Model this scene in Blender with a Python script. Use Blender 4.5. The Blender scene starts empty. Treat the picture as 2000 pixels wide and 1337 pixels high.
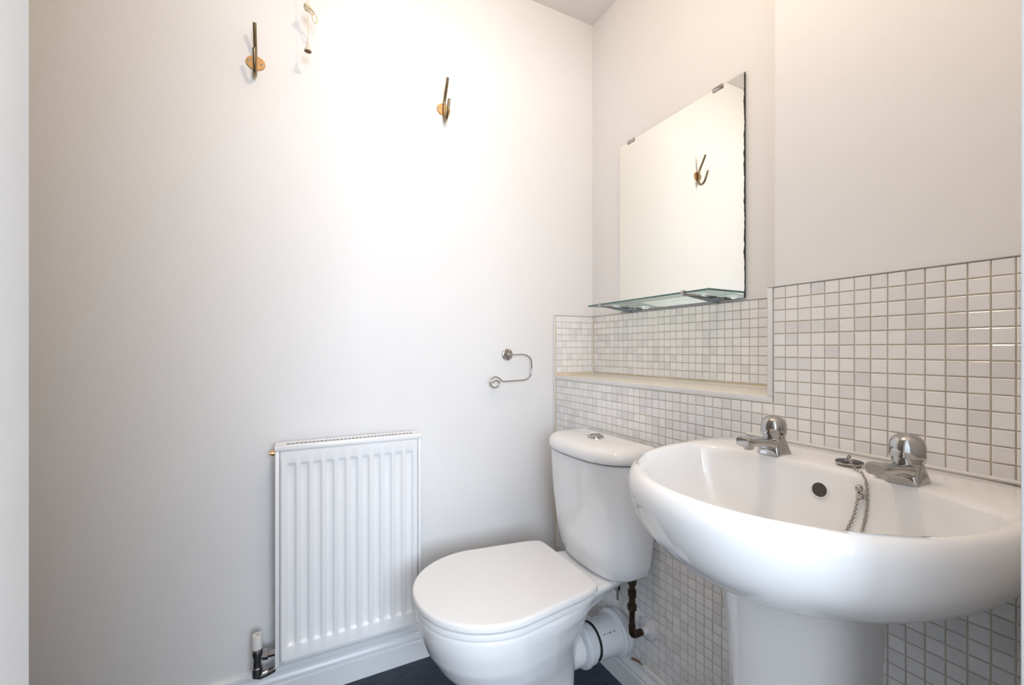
import bpy, bmesh, math, random
from mathutils import Vector, Matrix
random.seed(7)
S = bpy.context.scene
COL = S.collection
PI = math.pi
R = math.radians

# ------------------------------------------------------------------ camera
cam = bpy.data.cameras.new('camera'); camo = bpy.data.objects.new('camera', cam); COL.objects.link(camo)
cam.sensor_width = 36.0; cam.sensor_fit = 'HORIZONTAL'
cam.lens = 36.0 * 850.0 / 2000.0
cam.shift_y = 13.5 / 2000.0
cam.clip_start = 0.01
camo.location = (0, -1.44, 1.027)
camo.rotation_euler = (R(90), 0, R(-27.28))
S.camera = camo

# ------------------------------------------------------------------ world, lights, exposure
W = bpy.data.worlds.new('world'); S.world = W; W.use_nodes = True
W.node_tree.nodes['Background'].inputs[0].default_value = (0.55, 0.70, 1.0, 1)
W.node_tree.nodes['Background'].inputs[1].default_value = 1.0
# daylight entering through the window of the hall behind the door
al = bpy.data.lights.new('window_daylight', 'AREA'); al.shape = 'RECTANGLE'; al.size = 2.05; al.size_y = 1.15
al.energy = 132; al.color = (0.77, 0.865, 1.0)
alo = bpy.data.objects.new('window_daylight', al); COL.objects.link(alo)
alo.location = (-0.18, -3.74, 1.50); alo.rotation_euler = (R(90), 0, 0)
V = S.view_settings
V.view_transform = 'Standard'; V.look = 'None'; V.gamma = 1.0; V.use_curve_mapping = False
V.exposure = -0.04

# ------------------------------------------------------------------ materials
def mat(name, col, rough=0.5, metal=0.0, spec=0.5, coat=0.0, bump=0.0, bscale=200.0, var=0.0, vscale=4.0, trans=0.0, ior=1.45):
    m = bpy.data.materials.new(name); m.use_nodes = True
    nt = m.node_tree; b = nt.nodes['Principled BSDF']
    b.inputs['Base Color'].default_value = (*col, 1); b.inputs['Roughness'].default_value = rough
    b.inputs['Metallic'].default_value = metal; b.inputs['Specular IOR Level'].default_value = spec
    b.inputs['Coat Weight'].default_value = coat; b.inputs['Coat Roughness'].default_value = 0.05
    b.inputs['Transmission Weight'].default_value = trans; b.inputs['IOR'].default_value = ior
    tc = nt.nodes.new('ShaderNodeTexCoord')
    if bump:
        n = nt.nodes.new('ShaderNodeTexNoise'); n.inputs['Scale'].default_value = bscale; n.inputs['Detail'].default_value = 3
        nt.links.new(tc.outputs['Object'], n.inputs['Vector'])
        bp = nt.nodes.new('ShaderNodeBump'); bp.inputs['Strength'].default_value = bump; bp.inputs['Distance'].default_value = 0.001
        nt.links.new(n.outputs['Fac'], bp.inputs['Height']); nt.links.new(bp.outputs['Normal'], b.inputs['Normal'])
    if var:
        n = nt.nodes.new('ShaderNodeTexNoise'); n.inputs['Scale'].default_value = vscale; n.inputs['Detail'].default_value = 4
        nt.links.new(tc.outputs['Object'], n.inputs['Vector'])
        r = nt.nodes.new('ShaderNodeValToRGB'); r.color_ramp.elements[0].position = 0.3; r.color_ramp.elements[1].position = 0.7
        r.color_ramp.elements[0].color = (*[c * (1 - var) for c in col], 1)
        r.color_ramp.elements[1].color = (*[min(1, c * (1 + var * 0.3)) for c in col], 1)
        nt.links.new(n.outputs['Fac'], r.inputs['Fac']); nt.links.new(r.outputs['Color'], b.inputs['Base Color'])
    return m

M = {}
M['paint'] = mat('wall_paint', (0.89, 0.885, 0.88), 0.62, spec=0.3, bump=0.25, bscale=260, var=0.015, vscale=3)
M['ceiling'] = mat('ceiling_paint', (0.89, 0.88, 0.86), 0.9, spec=0.2, bump=0.2, bscale=150)
M['gloss'] = mat('white_gloss_wood', (0.86, 0.87, 0.88), 0.28, bump=0.12, bscale=60)
M['grout'] = mat('grout', (0.86, 0.75, 0.57), 0.9, spec=0.1, var=0.15, vscale=9)
M['trimwhite'] = mat('white_plastic_trim', (0.84, 0.84, 0.83), 0.35)
M['trimgrey'] = mat('grey_edge_trim', (0.42, 0.42, 0.43), 0.5)
M['silicone'] = mat('silicone', (0.78, 0.77, 0.73), 0.4)
M['ledge'] = mat('ledge_board', (0.84, 0.80, 0.72), 0.4, var=0.04, vscale=12)
M['ceramic'] = mat('ceramic', (0.92, 0.92, 0.92), 0.10, spec=0.55, coat=0.3)
M['seat'] = mat('seat_plastic', (0.90, 0.895, 0.89), 0.22, spec=0.45)
M['enamel'] = mat('radiator_enamel', (0.92, 0.925, 0.93), 0.26, spec=0.5)
M['chrome'] = mat('chrome', (0.46, 0.45, 0.44), 0.05, metal=1.0)
M['chrome_dark'] = mat('chrome_worn', (0.50, 0.47, 0.43), 0.22, metal=1.0, var=0.25, vscale=60)
M['brass'] = mat('brass', (0.80, 0.50, 0.24), 0.3, metal=1.0, var=0.12, vscale=80)
M['bronze'] = mat('bronze_rod', (0.27, 0.20, 0.115), 0.2, metal=1.0)
M['copper'] = mat('tarnished_copper', (0.075, 0.045, 0.03), 0.45, metal=0.8, var=0.5, vscale=70)
M['brassold'] = mat('tarnished_brass', (0.08, 0.066, 0.04), 0.4, metal=0.8, var=0.5, vscale=90)
M['black'] = mat('black_rubber', (0.02, 0.02, 0.022), 0.4)
M['dark'] = mat('slot_shade', (0.015, 0.015, 0.018), 0.9)  # near-black that stands in for the shade inside the radiator
M['pvc'] = mat('white_pvc', (0.80, 0.82, 0.84), 0.35)
M['capwhite'] = mat('valve_cap_plastic', (0.82, 0.81, 0.77), 0.4)
M['cord'] = mat('cream_cord', (0.80, 0.70, 0.48), 0.8, bump=0.5, bscale=900)
M['bell'] = mat('bell_plastic', (0.72, 0.66, 0.57), 0.4)
M['mirroredge'] = mat('mirror_edge', (0.035, 0.035, 0.035), 0.3)
M['hole'] = mat('overflow_shade', (0.09, 0.08, 0.07), 0.5, metal=0.4)  # dark tone painted in place of the overflow's inner shade
M['bracket'] = mat('grey_bracket', (0.20, 0.22, 0.24), 0.35, metal=0.3)
M['glassedge'] = mat('glass_edge', (0.07, 0.17, 0.15), 0.12, spec=0.7)
M['wood'] = mat('raw_wood', (0.22, 0.13, 0.07), 0.8)
M['hallfloor'] = mat('hall_floor', (0.16, 0.14, 0.12), 0.8)
M['dimpaint'] = mat('dim_wall_paint', (0.36, 0.35, 0.33), 0.8)  # dark grey that cuts bounce light from walls out of view

def floor_mat():
    m = mat('floor_vinyl', (0.035, 0.05, 0.075), 0.55, bump=0.25, bscale=90)
    nt = m.node_tree; b = nt.nodes['Principled BSDF']; tc = nt.nodes['Texture Coordinate']
    mp = nt.nodes.new('ShaderNodeMapping'); mp.inputs['Scale'].default_value = (6, 90, 1); mp.inputs['Rotation'].default_value = (0, 0, R(20))
    n = nt.nodes.new('ShaderNodeTexNoise'); n.inputs['Scale'].default_value = 3; n.inputs['Detail'].default_value = 5
    r = nt.nodes.new('ShaderNodeValToRGB')
    r.color_ramp.elements[0].position = 0.3; r.color_ramp.elements[0].color = (0.018, 0.025, 0.038, 1)
    r.color_ramp.elements[1].position = 0.75; r.color_ramp.elements[1].color = (0.055, 0.075, 0.105, 1)
    nt.links.new(tc.outputs['Object'], mp.inputs['Vector']); nt.links.new(mp.outputs[0], n.inputs['Vector'])
    nt.links.new(n.outputs['Fac'], r.inputs['Fac']); nt.links.new(r.outputs['Color'], b.inputs['Base Color'])
    return m
M['floor'] = floor_mat()

def tile_mat(name, source):
    m = mat(name, (0.8, 0.8, 0.8), 0.12, spec=0.5)
    nt = m.node_tree; b = nt.nodes['Principled BSDF']
    if source == 'object':
        n = nt.nodes.new('ShaderNodeObjectInfo'); out = n.outputs['Random']
    else:
        n = nt.nodes.new('ShaderNodeNewGeometry'); out = n.outputs['Random Per Island']
    r = nt.nodes.new('ShaderNodeValToRGB'); r.color_ramp.interpolation = 'CONSTANT'
    e = r.color_ramp.elements
    e[0].position = 0.0; e[0].color = (0.93, 0.925, 0.915, 1)
    e[1].position = 0.40; e[1].color = (0.87, 0.86, 0.855, 1)
    for p, c in ((0.62, (0.91, 0.905, 0.895)), (0.85, (0.83, 0.82, 0.82))):
        q = e.new(p); q.color = (*c, 1)
    nt.links.new(out, r.inputs['Fac']); nt.links.new(r.outputs['Color'], b.inputs['Base Color'])
    return m
M['tile'] = tile_mat('mosaic_tile', 'object')
M['tilestuff'] = tile_mat('mosaic_tile_field', 'island')

def mirror_mat():
    m = mat('mirror_silver', (0.90, 0.90, 0.84), 0.0, metal=1.0)
    nt = m.node_tree; b = nt.nodes['Principled BSDF']; tc = nt.nodes['Texture Coordinate']
    sx = nt.nodes.new('ShaderNodeSeparateXYZ'); nt.links.new(tc.outputs['Object'], sx.inputs[0])
    n = nt.nodes.new('ShaderNodeTexNoise'); n.inputs['Scale'].default_value = 38; n.inputs['Detail'].default_value = 4
    nt.links.new(tc.outputs['Object'], n.inputs['Vector'])
    # desilvered ragged strip along the door-side edge (local y about -0.25)
    a = nt.nodes.new('ShaderNodeMath'); a.operation = 'MULTIPLY_ADD'; a.inputs[1].default_value = 0.010; a.inputs[2].default_value = -0.2545
    nt.links.new(n.outputs['Fac'], a.inputs[0])
    lt = nt.nodes.new('ShaderNodeMath'); lt.operation = 'LESS_THAN'
    nt.links.new(sx.outputs['Y'], lt.inputs[0]); nt.links.new(a.outputs[0], lt.inputs[1])
    mx = nt.nodes.new('ShaderNodeMix'); mx.data_type = 'RGBA'
    mx.inputs[6].default_value = (0.90, 0.90, 0.84, 1); mx.inputs[7].default_value = (0.05, 0.035, 0.03, 1)
    nt.links.new(lt.outputs[0], mx.inputs[0]); nt.links.new(mx.outputs[2], b.inputs['Base Color'])
    ml = nt.nodes.new('ShaderNodeMath'); ml.operation = 'MULTIPLY'; ml.inputs[1].default_value = 0.6
    nt.links.new(lt.outputs[0], ml.inputs[0]); nt.links.new(ml.outputs[0], b.inputs['Roughness'])
    return m
M['mirror'] = mirror_mat()

def glass_mat():
    m = bpy.data.materials.new('shelf_glass'); m.use_nodes = True; nt = m.node_tree
    nt.nodes.remove(nt.nodes['Principled BSDF'])
    t = nt.nodes.new('ShaderNodeBsdfTransparent'); t.inputs[0].default_value = (0.91, 0.97, 0.96, 1)
    g = nt.nodes.new('ShaderNodeBsdfGlossy'); g.inputs['Roughness'].default_value = 0.02
    f = nt.nodes.new('ShaderNodeFresnel'); f.inputs['IOR'].default_value = 1.5
    x = nt.nodes.new('ShaderNodeMixShader')
    gm = nt.nodes.new('ShaderNodeNewGeometry')      # reflect on the outer faces only, so light is not trapped in the slab
    iv = nt.nodes.new('ShaderNodeMath'); iv.operation = 'SUBTRACT'; iv.inputs[0].default_value = 1.0
    mu = nt.nodes.new('ShaderNodeMath'); mu.operation = 'MULTIPLY'
    nt.links.new(gm.outputs['Backfacing'], iv.inputs[1]); nt.links.new(iv.outputs[0], mu.inputs[0]); nt.links.new(f.outputs[0], mu.inputs[1])
    nt.links.new(mu.outputs[0], x.inputs[0]); nt.links.new(t.outputs[0], x.inputs[1]); nt.links.new(g.outputs[0], x.inputs[2])
    nt.links.new(x.outputs[0], nt.nodes['Material Output'].inputs[0])
    return m
M['glass'] = glass_mat()

def emit(name, col, s):
    m = mat(name, (0.9, 0.9, 0.9)); b = m.node_tree.nodes['Principled BSDF']
    b.inputs['Emission Color'].default_value = (*col, 1); b.inputs['Emission Strength'].default_value = s
    return m

# ------------------------------------------------------------------ builders
ORG = {}
def thing(name, loc, label, cat, group=None):
    o = bpy.data.objects.new(name, None); COL.objects.link(o); o.location = loc; o.empty_display_size = 0.05
    ORG[o.name] = Vector(loc); o['label'] = label; o['category'] = cat
    if group: o['group'] = group
    return o
def tag(o, label=None, cat=None, kind=None, group=None):
    if label: o['label'] = label
    if cat: o['category'] = cat
    if kind: o['kind'] = kind
    if group: o['group'] = group
    return o
def mk(name, vf, m, parent=None, smooth=None, label=None):
    """vf = (verts in world space, faces); object origin at the bounds centre"""
    vs, fs = vf[0], vf[1]
    lo = [min(v[i] for v in vs) for i in range(3)]; hi = [max(v[i] for v in vs) for i in range(3)]
    c = Vector([(a + b) / 2 for a, b in zip(lo, hi)])
    me = bpy.data.meshes.new(name); me.from_pydata([tuple(Vector(v) - c) for v in vs], [], fs); me.update()
    bm = bmesh.new(); bm.from_mesh(me); bmesh.ops.recalc_face_normals(bm, faces=bm.faces); bm.to_mesh(me); bm.free()
    for mm in (m if isinstance(m, (list, tuple)) else [m]): me.materials.append(mm)
    if len(vf) > 2:
        for p, k in zip(me.polygons, vf[2]): p.material_index = k
    if smooth is not None:
        for p in me.polygons: p.use_smooth = True
        me.set_sharp_from_angle(angle=R(smooth))
    o = bpy.data.objects.new(name, me); COL.objects.link(o)
    ORG[o.name] = c
    if parent is not None:
        o.parent = parent; o.location = c - ORG[parent.name]
    else:
        o.location = c
    if label: o['label'] = label
    return o
def join(*parts):
    vs, fs, ms = [], [], []
    for p in parts:
        n = len(vs); vs += [tuple(v) for v in p[0]]; fs += [tuple(i + n for i in f) for f in p[1]]
        ms += list(p[2]) if len(p) > 2 else [0] * len(p[1])
    return vs, fs, ms
def box(x0, x1, y0, y1, z0, z1, bev=0.0, seg=2):
    bm = bmesh.new(); bmesh.ops.create_cube(bm, size=1)
    for v in bm.verts:
        v.co = Vector(((x0 + x1) / 2 + v.co.x * (x1 - x0), (y0 + y1) / 2 + v.co.y * (y1 - y0), (z0 + z1) / 2 + v.co.z * (z1 - z0)))
    if bev: bmesh.ops.bevel(bm, geom=list(bm.edges), offset=bev, segments=seg, profile=0.5, affect='EDGES')
    bm.verts.ensure_lookup_table()
    r = ([v.co.copy() for v in bm.verts], [tuple(v.index for v in f.verts) for f in bm.faces]); 
    bm.verts.index_update(); r = ([v.co.copy() for v in bm.verts], [tuple(v.index for v in f.verts) for f in bm.faces])
    bm.free(); return r
def loft(rings, cap0=True, cap1=True):
    n = len(rings[0]); vs = [tuple(p) for r in rings for p in r]; fs = []
    for k in range(len(rings) - 1):
        for i in range(n):
            j = (i + 1) % n
            fs.append((k * n + i, k * n + j, (k + 1) * n + j, (k + 1) * n + i))
    if cap0: fs.append(tuple(range(n))[::-1])
    if cap1: fs.append(tuple((len(rings) - 1) * n + i for i in range(n)))
    return vs, fs
def frame(d):
    d = Vector(d).normalized(); a = Vector((0, 0, 1)) if abs(d.z) < 0.9 else Vector((0, 1, 0))
    u = d.cross(a).normalized(); return u, d.cross(u).normalized()
def lathe(profile, loc, axis=(0, 0, 1), n=32, lobes=None):
    """profile: (radius, height along axis)"""
    a = Vector(axis).normalized(); u, w = frame(a); L = Vector(loc); rings = []
    for (r, h) in profile:
        r = max(r, 1e-5)
        rings.append([L + a * h + (u * math.cos(2 * PI * i / n) + w * math.sin(2 * PI * i / n)) * r * (1 if not lobes else lobes(2 * PI * i / n, h)) for i in range(n)])
    return loft(rings)
def smoothpath(pts, sub=6):
    P = [Vector(p) for p in pts]; out = []
    for i in range(len(P) - 1):
        p0, p1, p2, p3 = P[max(i - 1, 0)], P[i], P[i + 1], P[min(i + 2, len(P) - 1)]
        for k in range(sub):
            t = k / sub
            out.append(0.5 * ((2 * p1) + (-p0 + p2) * t + (2 * p0 - 5 * p1 + 4 * p2 - p3) * t * t + (-p0 + 3 * p1 - 3 * p2 + p3) * t ** 3))
    out.append(P[-1]); return out
def tube(pts, r, n=10, sub=6):
    P = smoothpath(pts, sub) if sub else [Vector(p) for p in pts]
    u = None; rings = []
    for i, p in enumerate(P):
        d = (P[min(i + 1, len(P) - 1)] - P[max(i - 1, 0)]).normalized()
        if u is None: u, w = frame(d)
        else:
            u = (u - d * u.dot(d)).normalized()
        w = d.cross(u)
        rr = r(i / (len(P) - 1)) if callable(r) else r
        rings.append([p + (u * math.cos(2 * PI * k / n) + w * math.sin(2 * PI * k / n)) * rr for k in range(n)])
    return loft(rings)
def ball(c, r, n=8, m=6, sz=1.0):
    return lathe([(r * math.sin(PI * k / m), -r * sz * math.cos(PI * k / m)) for k in range(m + 1)], c, (0, 0, 1), n)
def extrude_profile(prof, p0, p1, out):
    """prof: (distance out of wall, z) swept from p0 to p1; out = unit vector into the room"""
    p0, p1, out = Vector(p0), Vector(p1), Vector(out)
    return loft([[p + out * d + Vector((0, 0, z)) for d, z in prof] for p in (p0, p1)])
def sgnpow(v, e): return math.copysign(abs(v) ** e, v)

# ------------------------------------------------------------------ setting
H = 2.357          # ceiling height
XB, XN = 0.930, 1.115   # boxed-in lower wall / recessed niche wall
YN = -0.867        # end of the niche
YD = -1.305        # room face of the door wall
XL = -0.70         # left wall
def struct(name, vf, m, label=None, smooth=None):
    return tag(mk(name, vf, m, None, smooth), label, None, 'structure')

struct('floor', box(XL - .1, XN + .1, -1.405, .1, -.05, 0), M['floor'], 'dark slate blue vinyl floor of the small toilet room')
struct('ceiling', box(XL - .1, XN + .1, -1.405, .1, H, H + .05), M['ceiling'], 'plain white ceiling')
wall_back = struct('wall_back', box(XL - .1, XN + .1, 0, .1, 0, H), M['paint'], 'plain white painted wall with the two coat hooks and radiator')
struct('wall_left', box(XL - .1, XL, -1.405, 0, 0, H), M['dimpaint'], 'unseen side wall, coloured dark to cut fill light on the left')  # unseen wall, made dark to keep bounce light off the left side
wall_right = struct('wall_right', join(box(XB, XN + .1, YD - .1, YN, 0, H, 0.003, 2), box(XB, XN + .1, YN, 0, 0, .918)), M['paint'],
                    'white wall behind the wash basin, mosaic tiled up to chest height')
wall_niche = struct('wall_niche', box(XN, XN + .1, YN, 0, .918, H), M['paint'], 'recessed white wall that carries the mirror')
# door wall with its opening (the camera stands in the doorway)
DL, DR, DH = -0.0503, 0.4500, 2.03
struct('wall_front', join(box(XL, DL - .03, YD - .1, YD, 0, H), box(DR + .03, XB, YD - .1, YD - .030, 0, H), box(DL - .03, DR + .03, YD - .1, YD, DH + .03, H)), M['paint'], 'wall with the doorway')
struct('trim_1', join(box(DL - .03, DL, YD - .105, YD + .0, 0, DH + .03, .002), box(DR, DR + .03, YD - .105, -1.3335, 0, DH + .03, .002), box(DL, DR, YD - .105, YD, DH, DH + .03, .002)), M['gloss'], 'white painted door lining at the edge of the picture', 30)
# hall behind the camera
HX0, HX1, HY = -1.35, 1.5, -3.85
WX0, WX1, WZ0, WZ1 = -1.24, 0.88, 0.90, 2.10
struct('floor_hall', box(HX0, HX1, HY, -1.405, -.05, 0), M['hallfloor'])
struct('ceiling_hall', box(HX0, HX1, HY, -1.405, H, H + .05), M['ceiling'])
struct('wall_hall_left', box(HX0 - .1, HX0, HY, -1.405, 0, H), M['paint'])
struct('wall_hall_right', box(HX1, HX1 + .1, HY, -1.405, 0, H), M['dimpaint'])
struct('wall_hall_front', join(box(HX0, XL - .1, -1.405, -1.305, 0, H), box(XN + .1, HX1, -1.405, -1.305, 0, H)), M['dimpaint'])
struct('wall_hall_back', join(box(HX0, WX0, HY - .1, HY, 0, H), box(WX1, HX1, HY - .1, HY, 0, H), box(WX0, WX1, HY - .1, HY, 0, WZ0), box(WX0, WX1, HY - .1, HY, WZ1, H)), M['dimpaint'])
win = struct('window_1', join(box(WX0, WX0 + .05, HY - .07, HY - .02, WZ0, WZ1, .004), box(WX1 - .05, WX1, HY - .07, HY - .02, WZ0, WZ1, .004), box(WX0 + .05, WX1 - .05, HY - .07, HY - .02, WZ0, WZ0 + .05, .004),
      box(WX0 + .05, WX1 - .05, HY - .07, HY - .02, WZ1 - .05, WZ1, .004)), M['gloss'], 'white window frame in the hall', 30)
mk('pane', box(WX0 + .05, WX1 - .05, HY - .05, HY - .044, WZ0 + .05, WZ1 - .05), M['glass'], win)

# skirting boards
SK = [(0, 0), (.018, 0), (.018, .060), (.0165, .062), (.0140, .0635), (.0140, .066), (.0168, .069), (.0172, .073), (.0160, .077), (.0125, .082), (.0115, .086), (.0090, .088), (.0090, .091), (.0108, .093), (.0108, .099), (.0095, .104), (.006, .107), (0, .107)]
struct('baseboard_back', extrude_profile(SK, (XL, 0, 0), (XB - .018, 0, 0), (0, -1, 0)), M['gloss'], 'white moulded skirting board under the radiator', 30)
struct('baseboard_right', extrude_profile(SK, (XB, -.018, 0), (XB, YD, 0), (-1, 0, 0)), M['gloss'], 'white moulded skirting board below the mosaic tiles', 30)

# ------------------------------------------------------------------ mosaic tiles
P, T, ZT = 0.025, 0.0231, 1.160
def tile_vf(w=T, h=T, t=0.0045, ch=0.0012):
    a, b = w / 2, h / 2; f = -t / 2
    vs = [(t / 2, -a, -b), (t / 2, a, -b), (t / 2, a, b), (t / 2, -a, b),
          (f + ch * .6, -a, -b), (f + ch * .6, a, -b), (f + ch * .6, a, b), (f + ch * .6, -a, b),
          (f, -a + ch, -b + ch), (f, a - ch, -b + ch), (f, a - ch, b - ch), (f, -a + ch, b - ch)]
    fs = []
    for k in (0, 4):
        for i in range(4):
            j = (i + 1) % 4; fs.append((k + i, k + j, k + 4 + j, k + 4 + i))
    fs.append((8, 9, 10, 11)); return vs, fs
tvs, tfs = tile_vf()
tme = bpy.data.meshes.new('tile'); tme.from_pydata(tvs, [], tfs); tme.update()
bm = bmesh.new(); bm.from_mesh(tme); bmesh.ops.recalc_face_normals(bm, faces=bm.faces); bm.to_mesh(tme); bm.free()
tme.materials.append(M['tile'])
def tilt(): return random.gauss(0, .007)
def put_tile(c, parent, rz=0.0):
    o = bpy.data.objects.new('tile', tme); COL.objects.link(o); o.parent = parent
    o.location = Vector(c) - ORG[parent.name]; o.rotation_euler = (0, tilt(), rz + tilt())
def tile_field(cs, parent):
    vs, fs = [], []
    for c in cs:
        m = Matrix.Rotation(tilt(), 3, 'Y') @ Matrix.Rotation(tilt(), 3, 'Z'); n = len(vs)
        vs += [Vector(c) + m @ Vector(v) for v in tvs]; fs += [tuple(i + n for i in f) for f in tfs]
    return tag(mk('tile_field', (vs, fs), M['tilestuff'], parent, label='small gloss white and grey mosaic tiles'), kind='stuff')
G = 0.0008                  # grout bed stands this far off the wall
mk('grout_bed', join(box(XB - G, XB + .004, YD, YN - .001, .10, ZT), box(XB - G, XB + .004, YN - .001, 0, .10, .912)), M['grout'], wall_right)
tx = XB - G - .0006         # centre of tile thickness -> front about 3 mm proud of the wall
big, rest = [], []
for k in range(43):
    z = ZT - P * (k + .5)
    if z < .112: break
    for j in range(-34, 18):
        y = YN - P * (j + .5)
        if y < YD + .004 or y > -.012: continue
        if j < 0 and z > .905: continue
        if j >= 0 and z > .825: big.append((tx, y, z))
        elif j >= 6 and .42 < z < .76: big.append((tx, y, z)) if len(big) < 300 and y < -1.10 else rest.append((tx, y, z))
        else: rest.append((tx, y, z))
near = sorted([c for c in rest if c[2] > .83], key=lambda c: c[1])
while len(big) < 300 and near:
    c = near.pop(0); big.append(c); rest.remove(c)
for c in big: put_tile(c, wall_right)
tile_field(rest, wall_right)
# niche tiles
mk('grout_bed', box(XN - G, XN + .004, YN, 0, .925, ZT), M['grout'], wall_niche)
for k in range(9):
    for j in range(34):
        y = -.012 - P * (j + .5)
        if y > YN + .015: put_tile((XN - G - .0006, y, ZT - P * (k + .5)), wall_niche)
# tiled return of the niche on the back wall
mk('grout_bed', box(XB - .002, XN, -G, .004, .925, ZT), M['grout'], wall_back)
for k in range(9):
    for j in range(7):
        put_tile((XB + .010 + P * (j + .5) - .002, -G - .0006, ZT - P * (k + .5)), wall_back, PI / 2)
# trims
mk('edge_trim', box(XB - .0045, XB + .004, YN + .002, YN + .013, .9255, ZT, .001), M['trimwhite'], wall_right, 30)
mk('edge_trim', box(XB - .0045, XB + .004, YN + .002, 0, .911, .9248, .001), M['trimwhite'], wall_right, 30)
mk('ledge', box(XB - .001, XN, YN + .002, 0, .917, .9252, .001), M['ledge'], wall_right, 30)
mk('top_edge_trim', box(XB - .0042, XB + .004, YD, YN + .013, ZT, ZT + .0016), M['trimgrey'], wall_right)
mk('top_edge_trim', box(XN - .0042, XN + .004, YN, 0, ZT, ZT + .0014), M['trimgrey'], wall_niche)
mk('top_edge_trim', box(XB, XN, -.0042, .004, ZT, ZT + .0014), M['trimgrey'], wall_back)
mk('corner_sealant', tube([(XN - .003, -.003, .925), (XN - .003, -.003, ZT)], .0045, 8, 0), M['silicone'], wall_niche, 60)
mk('corner_sealant', tube([(XB - .002, -.003, .107), (XB - .002, -.003, ZT)], .0055, 8, 0), M['silicone'], wall_right, 60)
mk('ledge_sealant', tube([(XN - .004, YN, .926), (XN - .004, 0, .926)], .004, 8, 0), M['silicone'], wall_right, 60)

# ------------------------------------------------------------------ radiator
RX0, RX1, RZ0, RZ1, RF, RB = -.031, .374, .158, .760, -.092, -.030
rad = thing('radiator', (.17, -.06, RZ0), 'white ribbed panel radiator with slotted top grille on the wall', 'radiator')
def rad_panel():
    nch, x0, x1 = 11, RX0 + .012, RX1 - .010
    zb, zt = RZ0 + .010, RZ1 - .012
    chz0, chz1 = RZ0 + .048, RZ1 - .045
    pitch = (x1 - x0 - .024) / nch; hw, sl = pitch * .22, pitch * .17
    xs = [x0, x0 + .004]
    for k in range(nch):
        c = x0 + .012 + pitch * (k + .5)
        xs += [c - hw - sl, c - hw - sl * .66, c - hw - sl * .33, c - hw, c, c + hw, c + hw + sl * .33, c + hw + sl * .66, c + hw + sl]
    xs += [x1 - .004, x1]
    zs = [zb, zb + .004, chz0, chz0 + .004, chz0 + .008, chz0 + .012, chz0 + .05, (zb + zt) / 2, chz1 - .05, chz1 - .012, chz1 - .008, chz1 - .004, chz1, zt - .004, zt]
    def ss(t): t = max(0, min(1, t)); return t * t * (3 - 2 * t)
    def d(x, z):
        e = 0
        u = (x - x0 - .012) / pitch
        if 0 <= u <= nch:
            k = min(int(u), nch - 1); dx = abs(x - (x0 + .012 + pitch * (k + .5)))
            a = 1 - ss((dx - hw) / sl); zz = min((z - chz0) / .012, (chz1 - z) / .012)
            e = .0062 * a * ss(zz)
        if x in (x0, x1) or z in (zb, zt): e = .006
        return RF + e
    n = len(xs); vs = [(x, d(x, z), z) for z in zs for x in xs]; fs = []
    for i in range(len(zs) - 1):
        for j in range(n - 1): fs.append((i * n + j, i * n + j + 1, (i + 1) * n + j + 1, (i + 1) * n + j))
    return vs, fs
mk('front_panel', rad_panel(), M['enamel'], rad, 50)
mk('panel_body', box(RX0 + .012, RX1 - .010, RF + .0075, RF + .018, RZ0 + .008, RZ1 - .013), M['enamel'], rad)
mk('back_panel', box(RX0 + .010, RX1 - .010, RB - .006, RB, RZ0 + .02, RZ1 - .02, .002), M['enamel'], rad)
for x0, x1 in ((RX0, RX0 + .011), (RX1 - .009, RX1)):
    mk('side_panel', box(x0, x1, RF + .001, RB - .004, RZ0, RZ1 - .001, .0025), M['enamel'], rad, 40)
# block in place of the convector, painted black as shade under the slots
mk('slot_shade_core', box(RX0 + .014, RX1 - .014, RF + .0195, RB - .020, RZ0 + .03, RZ1 - .0006), M['dark'], rad)
# top grille: front strip, rear strip, ends and bars between the slots
g = [box(RX0 - .001, RX1 + .001, RF - .002, RF + .019, RZ1 - .012, RZ1 + .003, .003), box(RX0 + .001, RX1 - .001, RF + .043, RB - .002, RZ1 - .004, RZ1 + .003, .0008)]
gx0, gx1, nsl = RX0 + .028, RX1 - .024, 33
g += [box(RX0 + .001, gx0, RF + .018, RF + .0435, RZ1 - .0004, RZ1 + .0027), box(gx1, RX1 - .001, RF + .018, RF + .0435, RZ1 - .0004, RZ1 + .0027)]
gp = (gx1 - gx0) / nsl
g += [box(gx0 + gp * k - .0011, gx0 + gp * k + .0011, RF + .018, RF + .0435, RZ1 - .0004, RZ1 + .0027) for k in range(1, nsl)]
mk('top_grille', join(*g), M['enamel'], rad, 40)
mk('bleed_valve', join(lathe([(.008, 0), (.008, .008), (.005, .009), (.005, .014), (0, .014)], (RX0, -.058, RZ1 - .022), (-1, 0, 0), 12)), M['brass'], rad, 40, 'small brass bleed valve')
mk('end_plug', lathe([(.009, 0), (.009, .004), (.006, .005), (0, .005)], (RX1, -.056, RZ1 - .022), (1, 0, 0), 14), M['chrome_dark'], rad, 40)
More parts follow.
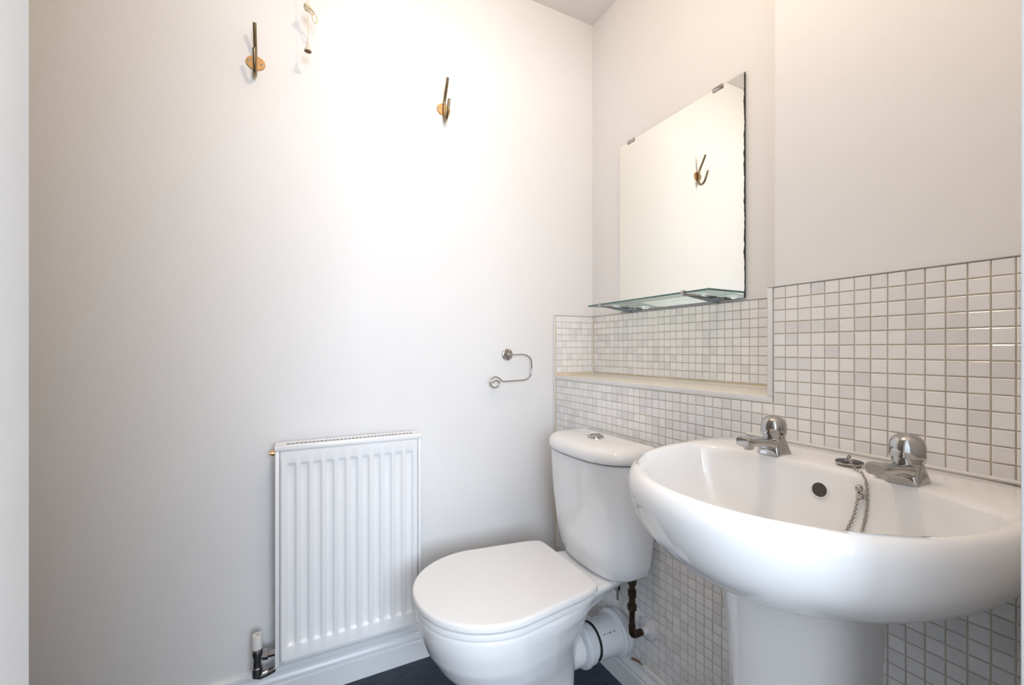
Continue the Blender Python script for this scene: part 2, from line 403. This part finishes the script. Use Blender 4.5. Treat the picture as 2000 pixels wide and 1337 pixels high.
# lockshield valve at the lower left
vx, vy = -.074, -.060
vb = mk('valve_body', join(lathe([(.0125, -.030), (.0135, -.026), (.0135, -.006), (.0115, -.004), (.0115, .022), (.0135, .026), (.0135, .040), (.0115, .046)], (vx, vy, .163), (0, 0, 1), 20),
     lathe([(.0095, .0), (.0095, .012), (.0145, .013), (.0145, .026), (.0110, .027), (.0110, .045)], (vx, vy, .187), (1, 0, 0), 6),
     tube([(vx, vy, .140), (vx + .006, vy, .133), (vx + .025, vy + .004, .133), (vx + .040, vy + .01, .134)], .0105, 14, 4)), M['chrome'], rad, 35, 'chrome valve body')
mk('valve_cap', lathe([(.0118, .0), (.0128, .001), (.0128, .036), (.0118, .039), (.0050, .039), (.0045, .033), (0, .033)], (vx, vy, .208), (0, 0, 1), 24), M['capwhite'], vb, 40, 'white plastic valve cap with a hole in its top')
mk('cap_hole_shade', lathe([(.0044, .0), (.0044, .0012), (0, .0012)], (vx, vy, .241), (0, 0, 1), 12), M['black'], vb)  # black disc painted as the shade down in the cap hole
mk('feed_pipe', tube([(vx + .036, vy + .010, .134), (vx + .055, vy + .025, .134), (vx + .07, -.012, .134)], .0075, 12, 5), M['gloss'], vb, 60, 'white painted feed pipe')

# ------------------------------------------------------------------ coat hooks
def hook(x, z, label):
    h = thing('coat_hook', (x, 0, z), label, 'coat hook', 'brass coat hooks on the back wall')
    n = 40
    def oval(s, y): return [(x + .0245 * s * math.cos(2 * PI * k / n), y, z + .0205 * s * math.sin(2 * PI * k / n)) for k in range(n)]
    mk('back_plate', loft([oval(1, 0), oval(1, -.0022), oval(.95, -.0034)]), M['brass'], h, 30, 'oval brass back plate')
    # one bent rod: long upper arm, small lower arm
    mk('hook_rod', tube([(x, -.046, z + .086), (x, -.036, z + .066), (x, -.020, z + .038), (x, -.0105, z + .018), (x, -.0085, z), (x, -.0085, z - .024), (x, -.012, z - .038), (x, -.021, z - .0455), (x, -.033, z - .043),
        (x, -.043, z - .032), (x, -.052, z - .012), (x, -.060, z + .008)], .0047, 14, 6), M['bronze'], h, 60, 'bent bronze-coloured rod')
    for s in (-1, 1):
        mk('screw', join(lathe([(.0034, 0), (.0034, .0006), (.0022, .0015), (0, .0017)], (x + s * .0165, -.0032, z - .002 * s), (0, -1, 0), 12)), M['chrome_dark'], h, 40)
hook(-.081, 1.843, 'left brass double coat hook near the pull cord')
hook(.477, 1.851, 'right brass double coat hook, nearer the mirror')

# ------------------------------------------------------------------ light pull cord
lp = thing('light_pull_cord', (.052, -.07, H), 'cream light pull cord with tangled loop and small bell-shaped toggle', 'pull cord')
mk('pull_switch', lathe([(.040, 0), (.040, -.018), (.036, -.024), (.012, -.027), (.007, -.034), (0, -.034)], (.050, -.07, H), (0, 0, 1), 28), M['trimwhite'], lp, 40)
mk('cord', join(tube([(.050, -.07, H - .03), (.050, -.07, 2.15), (.0505, -.07, 2.01)], .0012, 6, 3), tube([(.0515, -.07, 1.996), (.0525, -.07, 1.95), (.0523, -.07, 1.902)], .0009, 6, 3)), M['cord'], lp, 60)
kn = [tube([(.0505 + .008 * math.cos(a) * math.cos(t), -.07 + .007 * math.sin(a), 2.003 + .009 * math.cos(a) * math.sin(t) + .004 * math.sin(2 * a)) for a in [k * PI / 5 for k in range(11)]], .0021, 6, 3) for t in (0, .6, 1.2, 1.9, 2.6)]
mk('cord_knot', join(*kn, ball((.0505, -.07, 2.003), .0075, 10, 8)), M['cord'], lp, 60, 'knotted ball of cord')
mk('cord_loop', join(tube([(.055, -.070, 1.998), (.062, -.072, 1.994), (.069, -.072, 1.989), (.0755, -.071, 1.977), (.0755, -.070, 1.968), (.0705, -.069, 1.963), (.0655, -.069, 1.971), (.062, -.070, 1.982), (.0595, -.071, 1.988), (.056, -.071, 1.994)], .0017, 7, 5),
     tube([(.060, -.074, 1.998), (.066, -.074, 1.992), (.064, -.067, 1.986), (.058, -.068, 1.990), (.060, -.074, 1.998)], .0019, 7, 5)), M['cord'], lp, 60, 'hanging loop of spare cord')
tg = mk('toggle', lathe([(.0016, .012), (.0030, .010), (.0042, .0), (.0058, -.006), (.0098, -.0135), (.0102, -.0160), (.0092, -.0165), (.0088, -.0150)], (.0515, -.07, 1.8925), (0, 0, 1), 22), M['bell'], lp, 50, 'small beige bell toggle')
mk('toggle_hole_shade', lathe([(.0090, 0), (.0090, -.0012), (0, -.0012)], (.0515, -.07, 1.8772), (0, 0, 1), 18), M['wood'], tg)  # brown disc painted as the shade inside the bell's mouth

# ceiling lamp (above the frame)
LX, LY = .36, -.85
cl = thing('ceiling_lamp', (LX, LY, H), 'small round ceiling lamp with a warm bulb', 'lamp')
mk('lamp_base', lathe([(.055, 0), (.055, -.012), (.046, -.022), (.020, -.026), (.020, -.050), (0, -.050)], (LX, LY, H), (0, 0, 1), 28), M['trimwhite'], cl, 40)
mk('bulb', lathe([(.012, -.050), (.014, -.060), (.028, -.085), (.030, -.100), (.024, -.118), (.010, -.128), (0, -.130)], (LX, LY, H), (0, 0, 1), 24), emit('bulb_glow', (1.0, .72, .42), 5.0), cl, 60)
pl = bpy.data.lights.new('lamp_light', 'POINT'); pl.energy = 10.8; pl.color = (1.0, .79, .60); pl.shadow_soft_size = .032
plo = bpy.data.objects.new('lamp_light', pl); COL.objects.link(plo); plo.location = (LX, LY, H - .165)

# ------------------------------------------------------------------ toilet roll holder
rh = thing('toilet_roll_holder', (.720, 0, 1.008), 'chrome wire toilet roll holder ending in a spiral', 'holder')
wy = -.034
rp = mk('wall_rose', lathe([(.0215, 0), (.0215, .003), (.019, .005), (.010, .006), (.008, .009), (.008, .016), (.005, .018), (0, .018)], (.722, 0, 1.008), (0, -1, 0), 28), M['chrome_dark'], rh, 35, 'round wall plate with screw holes')
for dx, dz in ((0, .0145), (0, -.0145), (-.0145, 0)):
    mk('screw', lathe([(.0028, 0), (.0028, .0008), (0, .0010)], (.722 + dx, -.0052, 1.008 + dz), (0, -1, 0), 10), M['black'], rp)
wp = [(.718, -.012, 1.008), (.718, -.026, 1.008), (.724, wy, 1.008), (.745, wy, 1.008), (.776, wy, 1.008), (.797, wy, .998), (.806, wy, .984), (.807, wy, .947), (.800, wy, .927), (.781, wy, .915), (.732, wy, .913), (.690, wy, .912), (.680, wy, .918), (.671, wy, .925),
      (.659, wy, .929), (.644, wy, .924), (.638, wy, .910), (.644, wy, .897), (.657, wy, .891), (.671, wy, .897), (.673, wy, .909), (.661, wy, .916), (.649, wy, .910)]
mk('wire_arm', join(tube(wp, .0027, 10, 5), ball((.649, wy, .910), .0040, 10, 8)), M['chrome'], rh, 60)

# ------------------------------------------------------------------ mirror and glass shelf
MX = 1.107; MY0, MY1, MZ0, MZ1 = -.676, -.174, 1.168, 1.784
mi = thing('wall_mirror', (MX, (MY0 + MY1) / 2, MZ0), 'frameless rectangular wall mirror with chipped silvering on one edge', 'mirror')
vf = box(MX, MX + .005, MY0, MY1, MZ0, MZ1)
xc = MX
mids = [0 if all(abs(vf[0][i][0] - MX) < 1e-6 for i in f) else 1 for f in vf[1]]
mk('mirror_pane', (vf[0], vf[1], mids), [M['mirror'], M['mirroredge']], mi)
for y in (-.235, -.594):
    mk('clip', join(box(MX - .0025, MX + .008, y - .017, y + .017, MZ1 - .001, MZ1 + .0035, .0008), box(MX - .0035, MX - .0005, y - .017, y + .017, MZ1 - .008, MZ1 + .0035, .0008)), M['chrome_dark'], mi, 30)
sh = thing('glass_shelf', (1.04, -.425, 1.178), 'narrow clear glass shelf on two brackets below the mirror', 'shelf')
SZ = 1.180
vf = box(.962, 1.105, -.678, -.172, SZ, SZ + .005, .0006, 1)
def edge_ids(vf):
    out = []
    for f in vf[1]:
        a, b, c = (Vector(vf[0][i]) for i in f[:3]); nn = (b - a).cross(c - a).normalized(); out.append(0 if abs(nn.z) > .9 or min(vf[0][i][0] for i in f) > 1.10 else 1)
    return out
mk('shelf_pane', (vf[0], vf[1], edge_ids(vf)), [M['glass'], M['glassedge']], sh)
for y in (-.242, -.597):
    t = .003
    tri = [(.966, SZ - .001), (1.106, SZ - .001), (1.106, SZ - .020), (1.096, SZ - .021), (.966, SZ - .005)]
    b = mk('bracket', loft([[(x, y - t, z) for x, z in tri], [(x, y + t, z) for x, z in tri]]), M['bracket'], sh, label='dark grey wedge-shaped shelf bracket')
    mk('bracket_strip', join(box(.968, 1.085, y + t, y + t + .006, SZ - .006, SZ - .0008, .001), box(.968, 1.085, y - t - .006, y - t, SZ - .006, SZ - .0008, .001)), M['chrome'], b, 30)
    mk('front_clip', box(.957, .967, y - .006, y + .006, SZ - .005, SZ + .008, .0015), M['chrome'], b, 30)
    mk('screw', lathe([(.003, 0), (.003, .0012), (0, .0016)], (1.072, y - t - .003, SZ - .006), (0, 0, -1), 10), M['black'], b)

# ------------------------------------------------------------------ toilet
TY = -.390
to = thing('toilet', (.56, TY, 0), 'white close-coupled toilet with closed lid and dual flush cistern', 'toilet')
def egg(xf, xm, xb, hw, hb, z, n=64, nb=5.0):
    """front half ellipse, rear narrows from hw to hb and ends square"""
    out = []
    for k in range(n):
        th = 2 * PI * k / n; c, s = math.cos(th), math.sin(th)
        if c >= 0: out.append((xm - (xm - xf) * sgnpow(c, .96), TY + hw * sgnpow(s, .96), z))
        else:
            u = abs(c) ** (2 / nb); out.append((xm + (xb - xm) * u, TY + sgnpow(s, 2 / nb) * (hw + (hb - hw) * u ** 1.5), z))
    return out
pan_rings = [egg(.405, .56, .715, .112, .105, 0), egg(.405, .56, .712, .110, .100, .015), egg(.425, .56, .705, .098, .092, .06), egg(.425, .56, .705, .098, .090, .11), egg(.405, .55, .708, .110, .088, .15),
             egg(.368, .53, .712, .132, .088, .195), egg(.332, .51, .720, .155, .092, .24), egg(.305, .49, .735, .172, .105, .285), egg(.290, .48, .740, .181, .12, .325), egg(.285, .475, .745, .184, .135, .345), egg(.283, .475, .748, .186, .140, .373), egg(.288, .475, .745, .182, .138, .379)]
plat = []
for z, x0, hw0, x1, hw1 in ((.27, .70, .05, .745, .06), (.315, .69, .09, .79, .075), (.345, .66, .12, .840, .086), (.366, .62, .146, .874, .095), (.379, .60, .152, .880, .100), (.386, .61, .150, .877, .098)):
    plat.append([(x0, TY - hw0, z), (x1 - .02, TY - hw1, z), (x1, TY - hw1 + .02, z), (x1, TY + hw1 - .02, z), (x1 - .02, TY + hw1, z), (x0, TY + hw0, z)])
# boss that takes the waste connector
boss = lathe([(.050, -.06), (.052, 0), (.052, .042)], (.715, TY, .155), (1, 0, 0), 28)
pan = mk('pan', join(loft(pan_rings), loft(plat), boss), M['ceramic'], to, 180, 'white ceramic pan')
rm = pan.modifiers.new('remesh', 'REMESH'); rm.mode = 'VOXEL'; rm.voxel_size = .0045; rm.use_smooth_shade = True
sm = pan.modifiers.new('smooth', 'SMOOTH'); sm.factor = .5; sm.iterations = 10
def slab(z0, z1, grow, r, xb):
    e = lambda d, z: egg(.276 - grow + d, .475, xb - d, .191 + grow - d, .152 + grow - d, z, 128, 18.0)
    b = .0014
    return [e(.02, z0), e(b, z0), e(0, z0 + b), e(0, z0 + r), e(0, z1 - r * 1.6), e(r * .35, z1 - r * .6), e(r, z1 - r * .15), e(r * 2.2, z1)]
mk('seat', loft(slab(.381, .3955, -.004, .003, .715)), M['seat'], to, 50, 'white plastic seat ring under the lid')
ld = mk('lid', loft(slab(.4004, .4185, .0, .0042, .724)), M['seat'], to, 50, 'closed white plastic lid')
for s in (-1, 1):
    mk('hinge', lathe([(.008, -.018), (.009, -.016), (.009, .016), (.008, .018)], (.731, TY + s * .072, .397), (0, 1, 0), 14), M['seat'], to, 40)
# cistern: D-shaped plan, flat back, bulging front
def dee(xf, xb, hw, z, n=72, nf=2.7):
    out = []; xm = xb - .055
    for k in range(n):
        th = 2 * PI * k / n; c, s = math.cos(th), math.sin(th)
        if c >= 0: out.append((xm - (xm - xf) * c ** (2 / nf), TY + hw * sgnpow(s, 2 / nf), z))
        else: out.append((xm + (xb - xm) * abs(c) ** .25, TY + hw * sgnpow(s, .25), z))
    return out
cb = .908
cist = mk('cistern', loft([dee(.790, cb, 0.123, .3875), dee(.775, cb, 0.139, .390), dee(.768, cb, 0.147, .398), dee(.757, cb, 0.157, .43), dee(.744, cb, 0.167, .50), dee(.735, cb, 0.175, .58), dee(.730, cb, 0.180, .66), dee(.728, cb, 0.182, .714), dee(.735, cb, 0.176, .717)]), M['ceramic'], to, 60, 'white ceramic cistern')
mk('cistern_lid', loft([dee(.735, cb + .002, 0.175, .7205), dee(.722, cb + .002, 0.186, .7215), dee(.721, cb + .002, 0.187, .7235), dee(.720, cb + .002, 0.188, .730), dee(.722, cb + .002, 0.187, .744), dee(.731, cb, 0.180, .754), dee(.748, cb - .008, 0.165, .760), dee(.785, cb - .03, 0.120, .7635), dee(.83, cb - .045, 0.035, .7650)]), M['ceramic'], cist, 50, 'domed cistern lid')
mk('flush_button', join(lathe([(.0245, 0), (.0245, .004), (.021, .0065), (.018, .006), (.017, .0075), (.010, .0098), (0, .0104)], (.822, TY - .004, .7635), (0, 0, 1), 30), box(.804, .840, TY - .0045, TY - .0035, .770, .7745)), M['chrome'], cist, 40, 'round chrome dual flush button')
mk('cistern_bolt', join(lathe([(.0035, 0), (.0035, -.045), (0, -.045)], (.845, TY - .075, .352), (0, 0, 1), 10), lathe([(.007, -.006), (.009, -.010), (.009, -.016), (.005, -.02)], (.845, TY - .075, .352), (0, 0, 1), 6)), M['chrome_dark'], cist, 30)

# ------------------------------------------------------------------ waste pipe and water feed
wz = .155
wpth = thing('waste_pipe', (.85, TY, wz), 'white plastic waste pipe connecting toilet to the tiled wall', 'pipe')
mk('connector', lathe([(.052, -.012), (.061, -.010), (.062, .000), (.060, .002), (.053, .003), (.053, .009), (.058, .010), (.058, .020), (.050, .022), (.049, .045)], (.772, TY, wz), (1, 0, 0), 36), M['pvc'], wpth, 35, 'ringed white push-fit connector')
mk('seal', lathe([(.051, 0), (.0545, .001), (.0545, .006), (.051, .007)], (.804, TY, wz), (1, 0, 0), 36), M['black'], wpth, 35, 'black rubber seal')
mk('pipe', lathe([(.0540, 0), (.0555, .001), (.0555, .085), (.052, .086)], (.809, TY, wz), (1, 0, 0), 40), M['pvc'], wpth, 35)
mk('flange', lathe([(.056, 0), (.066, .002), (.068, .006), (.066, .014), (.061, .016), (.060, .022), (.063, .024), (.063, .034)], (.884, TY, wz), (1, 0, 0), 40), M['pvc'], wpth, 35, 'thick flange ring')
# faint unreadable print on the pipe
marks = []
dy, dz = -.0561 * math.sin(R(48)), .0561 * math.cos(R(48))
for k, w in enumerate((.004, .002, .003, .005, .002, .006, .003)):
    x = .822 + .0068 * k; hgt = .0022 if k == 3 else .0010
    marks.append(box(x, x + w, TY + dy - .0006, TY + dy + .0010, wz + dz - hgt, wz + dz + hgt * .6))
mk('printed_mark', join(*marks), M['bracket'], wpth)
fp = thing('water_feed_pipe', (.872, -.500, .21), 'tarnished copper water pipe with elbow below the cistern', 'pipe')
px, py = .862, -.506
mk('copper_pipe', tube([(px, py, .300), (px, py, .236)], .0078, 14, 0), M['copper'], fp, 60)
mk('service_valve', lathe([(.0075, .388), (.0125, .386), (.0125, .368), (.0085, .366), (.0085, .352), (.0115, .350), (.0115, .332), (.0085, .330), (.0095, .312), (.0130, .310), (.0130, .296), (.0085, .294)], (px, py, 0), (0, 0, 1), 8), M['brassold'], fp, 25, 'tarnished brass compression fitting')
mk('elbow', tube([(px, py, .252), (px, py, .236), (px + .003, py, .226), (px + .014, py, .222), (px + .034, py, .222)], .0098, 14, 4), M['copper'], fp, 60)
mk('wall_collar', lathe([(.031, 0), (.031, .005), (.027, .008), (.013, .011), (.0115, .026), (.009, .026)], (XB - .004, py + .002, .222), (-1, 0, 0), 30), M['pvc'], fp, 40, 'round white wall collar')
tag(mk('wood_chip', loft([[(.905, -.452, .108), (.912, -.450, .108), (.914, -.455, .112)], [(.915, -.476, .108), (.920, -.474, .108), (.919, -.476, .113)], [(.916, -.490, .108), (.918, -.489, .108), (.917, -.490, .110)]]), M['wood']), 'splinter of bare brown wood on the skirting below the waste pipe', 'wood splinter')

# ------------------------------------------------------------------ wash basin
BY, BZ = -1.041, .836
N = 144
def outer(k):
    th = 2 * PI * k / N; c, s = math.cos(th), math.sin(th); xm, b = .735, .248
    if c >= 0: n = 2.08; return Vector((xm - .292 * c ** (2 / n), BY + b * sgnpow(s, 2 / n), 0))
    n = 5.5; u = abs(c) ** (2 / n); return Vector((xm + (.9265 - xm) * u, BY + b * (1 - .03 * u) * sgnpow(s, 2 / n), 0))
def inner(k):
    th = 2 * PI * k / N; c, s = math.cos(th), math.sin(th); xm, b = .700, .219
    if c >= 0: n = 2.08; return Vector((xm - .225 * c ** (2 / n), BY + b * sgnpow(s, 2 / n), 0))
    n = 2.9; u = abs(c) ** (2 / n); return Vector((xm + .080 * u, BY + b * sgnpow(s, 2 / n), 0))
O = [outer(k) for k in range(N)]; I = [inner(k) for k in range(N)]
def inset(d, z):
    r = []
    for o, i in zip(O, I):
        L = (i - o).length; p = o + (i - o) * min(.8, d / L); r.append((p.x, p.y, z))
    return r
def under(sx, sy, z): return [(.9265 - (.9265 - o.x) * sx, BY + (o.y - BY) * sy, z) for o in O]
def bowl(s, z, xc=.655): return [(xc + (i.x - xc) * s, BY + (i.y - BY) * s, z) for i in I]
def outset(d, z):
    r = []
    for o, i in zip(O, I):
        L = (i - o).length; p = i + (o - i) * min(.4, d / L); r.append((p.x, p.y, z))
    return r
prof_b = [(1 - d / .487, 1 - d / .252, z) for d, z in ((.150, .681), (.120, .688), (.090, .698), (.060, .715), (.036, .734), (.019, .754), (.008, .775), (.002, .795), (0, .812))]
rings = [under(*p) for p in prof_b] + [inset(.0015, .820), inset(.005, .829), inset(.010, .8342), inset(.016, BZ), outset(.010, BZ - .0002), outset(.004, .8335), outset(0, .829),
         bowl(.985, .820), bowl(.965, .800), bowl(.935, .775), bowl(.88, .750), bowl(.78, .725), bowl(.60, .706), bowl(.35, .697), bowl(.12, .694), bowl(.06, .690)]
wb = thing('wash_basin', (.70, BY, .66), 'large white oval ceramic wash basin with two chrome taps', 'basin')
mk('bowl', loft(rings), M['ceramic'], wb, 180, 'glossy white ceramic bowl')
oz_ = .797
def back_x(z):     # inner back wall of the bowl at the centre line
    tab = [(.829, 1), (.820, .985), (.800, .965), (.775, .935), (.750, .88), (.725, .78), (.706, .60)]
    for (z1, s1), (z0, s0) in zip(tab, tab[1:]):
        if z >= z0: s = s0 + (s1 - s0) * (z - z0) / (z1 - z0); break
    return .655 + (.780 - .655) * s
nrm = Vector((-1, 0, .17)).normalized()
ov = mk('overflow_ring', lathe([(.0125, -.004), (.0140, -.001), (.0140, .0012), (.0120, .0020), (.0112, .0008), (.0112, -.003)], (back_x(oz_), BY + .004, oz_), nrm, 28), M['ceramic'], wb, 40)
mk('overflow_shade_disc', lathe([(.0113, -.003), (.0113, .0006), (0, .0006)], (back_x(oz_), BY + .004, oz_), nrm, 24), M['hole'], wb, 40, 'dark disc painted as the shade in the overflow hole')  # flat disc coloured dark for the shade within the overflow
mk('drain_ring', lathe([(.032, 0), (.032, .003), (.024, .002), (.022, -.002), (0, -.002)], (.655, BY, .6955), (0, 0, 1), 28), M['chrome'], wb, 40)
mk('wall_sealant', tube([(.926, BY - .235, BZ), (.926, BY + .235, BZ)], .004, 8, 0), M['silicone'], wb, 60)
# pedestal
def pring(xf, xb, hw, z, n=64):
    out = []; xm = .700
    for k in range(n):
        th = 2 * PI * k / n; c, s = math.cos(th), math.sin(th)
        if c >= 0: out.append((xm - (xm - xf) * c ** .85, BY + hw * sgnpow(s, .85), z))
        else: u = abs(c) ** .3; out.append((xm + (xb - xm) * u, BY + hw * sgnpow(s, .3) * (1 - .06 * u), z))
    return out
tag(mk('basin_pedestal', loft([pring(0.583, .80, 0.0988, 0), pring(0.583, .80, 0.0988, .02), pring(0.600, .80, 0.0897, .06), pring(0.612, .80, 0.0824, .15), pring(0.614, .80, 0.0814, .30), pring(0.612, .80, 0.0833, .45), pring(0.608, .80, 0.0869, .55), pring(0.600, .80, 0.0924, .64), pring(0.598, .80, 0.0942, .684)]), M['ceramic'], None, 60),
    'white ceramic pedestal column under the wash basin', 'pedestal')

# taps
def tap(x, y, label):
    z = BZ;
    t = thing('tap', (x, y, z), label, 'tap', 'chrome basin taps')
    def rr(cx, hw, hy, zz, e): # rounded rectangle ring, e = squareness
        return [(cx + hw * sgnpow(math.cos(2 * PI * k / 40), e), y + hy * sgnpow(math.sin(2 * PI * k / 40), e), zz) for k in range(40)]
    mk('tap_body', loft([rr(x + .002, .0265, .0255, z - .001, .30), rr(x + .002, .0265, .0255, z + .003, .30), rr(x + .001, .0250, .0235, z + .010, .38), rr(x + .001, .0236, .0222, z + .020, .55), rr(x, .0226, .0218, z + .0285, .85), rr(x, .0215, .0215, z + .0305, 1)]), M['chrome'], t, 40)
    def sec(dx, hy, z0, z1, e=.55):
        zc, hz = (z0 + z1) / 2, (z1 - z0) / 2
        return [(x + dx, y + hy * sgnpow(math.cos(2 * PI * k / 32), e), z + zc + hz * sgnpow(math.sin(2 * PI * k / 32), e)) for k in range(32)]
    sp = mk('spout', loft([sec(.010, .0200, .004, .0295), sec(-.014, .0195, .006, .0300), sec(-.026, .0185, .011, .0310), sec(-.040, .0172, .0160, .0325), sec(-.058, .0165, .0190, .0345), sec(-.082, .0165, .0205, .0375), sec(-.098, .0165, .0212, .0398), sec(-.107, .0155, .0218, .0400), sec(-.110, .0135, .0240, .0385)]), M['chrome'], t, 45)
    mk('nozzle', lathe([(.0100, 0), (.0100, -.005), (.0085, -.0065), (.0075, -.0065), (.007, -.004), (0, -.004)], (x - .088, y, z + .0215), (0, 0, 1), 20), M['chrome_dark'], sp, 40)
    mk('collar', lathe([(.0205, .0295), (.0205, .0330), (.0225, .0335), (.0225, .0395), (.0210, .0400)], (x, y, z), (0, 0, 1), 32), M['chrome'], t, 35)
    def lob(a, h): return 1 + .016 * math.cos(8 * a) * max(0, min(1, (.068 - h) / .012))
    mk('handle', lathe([(.0225, .0385), (.0252, .0392), (.0256, .0410), (.0256, .0550), (.0248, .0600), (.0225, .0655), (.0185, .0700), (.0130, .0730), (.0085, .0742), (.0080, .0748), (.0050, .0756), (0, .0758)], (x, y, z), (0, 0, 1), 64, lob), M['chrome'], t, 40, 'domed chrome handle')
    t.scale = (.83, .83, .92)
tap(.800, -.946, 'chrome domed basin tap nearer the toilet')
tap(.800, -1.141, 'chrome domed basin tap nearer the doorway')

# plug and chain
pg = thing('basin_plug', (.822, -1.058, BZ), 'black rubber basin plug on a metal chain, lying behind the bowl', 'plug')
mk('plug_disc', join(lathe([(.0150, 0), (.0165, .0035), (.0195, .0040), (.0200, .0055), (.0195, .0070)], (.822, -1.058, BZ), (0, 0, 1), 32), ), M['chrome_dark'], pg, 40, 'metal-edged plug base')
mk('plug_top', lathe([(.0185, .0066), (.0180, .0078), (.008, .0082), (0, .0082)], (.822, -1.058, BZ), (0, 0, 1), 32), M['black'], pg, 40, 'black plug top')
mk('plug_eye', join(lathe([(.0060, .0082), (.0055, .0098), (0, .0102)], (.822, -1.058, BZ), (0, 0, 1), 14), tube([(.822 + .0045 * math.cos(a), -1.058 + .001, BZ + .0125 + .0045 * math.sin(a)) for a in [k * PI / 6 for k in range(13)]], .0011, 6, 0)), M['chrome'], pg, 50)
def chain(pts, step=.0038, r=.0014):
    Pp = smoothpath(pts, 12); out = []; acc = 0; k = 0
    for a, b in zip(Pp, Pp[1:]):
        L = (b - a).length
        while acc <= L:
            d = (b - a).normalized(); u, w = frame(d); c = a + d * acc
            if k % 2: u, w = w, u
            # small oval link
            ring = [c + d * (  .0026 * math.cos(q)) + u * (.0019 * math.sin(q)) for q in [2 * PI * i / 8 for i in range(9)]]
            out.append(tube(ring, .0007, 4, 0)); acc += step; k += 1
        acc -= L
    return out
bxs = lambda z: back_x(z) - .0032
yc1, yc2 = -1.096, -1.106
c1 = chain([(.820, -1.058, BZ + .015), (.808, -1.066, BZ + .010), (.796, -1.078, BZ + .003), (.786, -1.090, BZ + .0025), (bxs(.829), -1.100, .830), (bxs(.815), -1.103, .815), (bxs(.79), -1.104, .79), (bxs(.76), -1.102, .76), (bxs(.735), -1.099, .735), (bxs(.712), -1.09, .712)])
c2 = chain([(bxs(.812) - .003, -1.094, .812), (bxs(.80) - .003, -1.0935, .80), (bxs(.775) - .001, -1.089, .775), (bxs(.75), -1.082, .75), (bxs(.73), -1.077, .73), (bxs(.712), -1.072, .712)])
mk('chain', join(*c1, *c2), M['chrome_dark'], pg, 60, 'worn metal link chain in two strands')
mk('chain_stay', join(ball((bxs(.815) - .004, -1.0945, .8165), .0052, 14, 10), lathe([(.003, 0), (.0045, .001), (.0045, .006), (.003, .008)], (bxs(.805) - .002, -1.0955, .801), (0, 0, 1), 10)), M['chrome_dark'], pg, 60, 'small round chain stay')
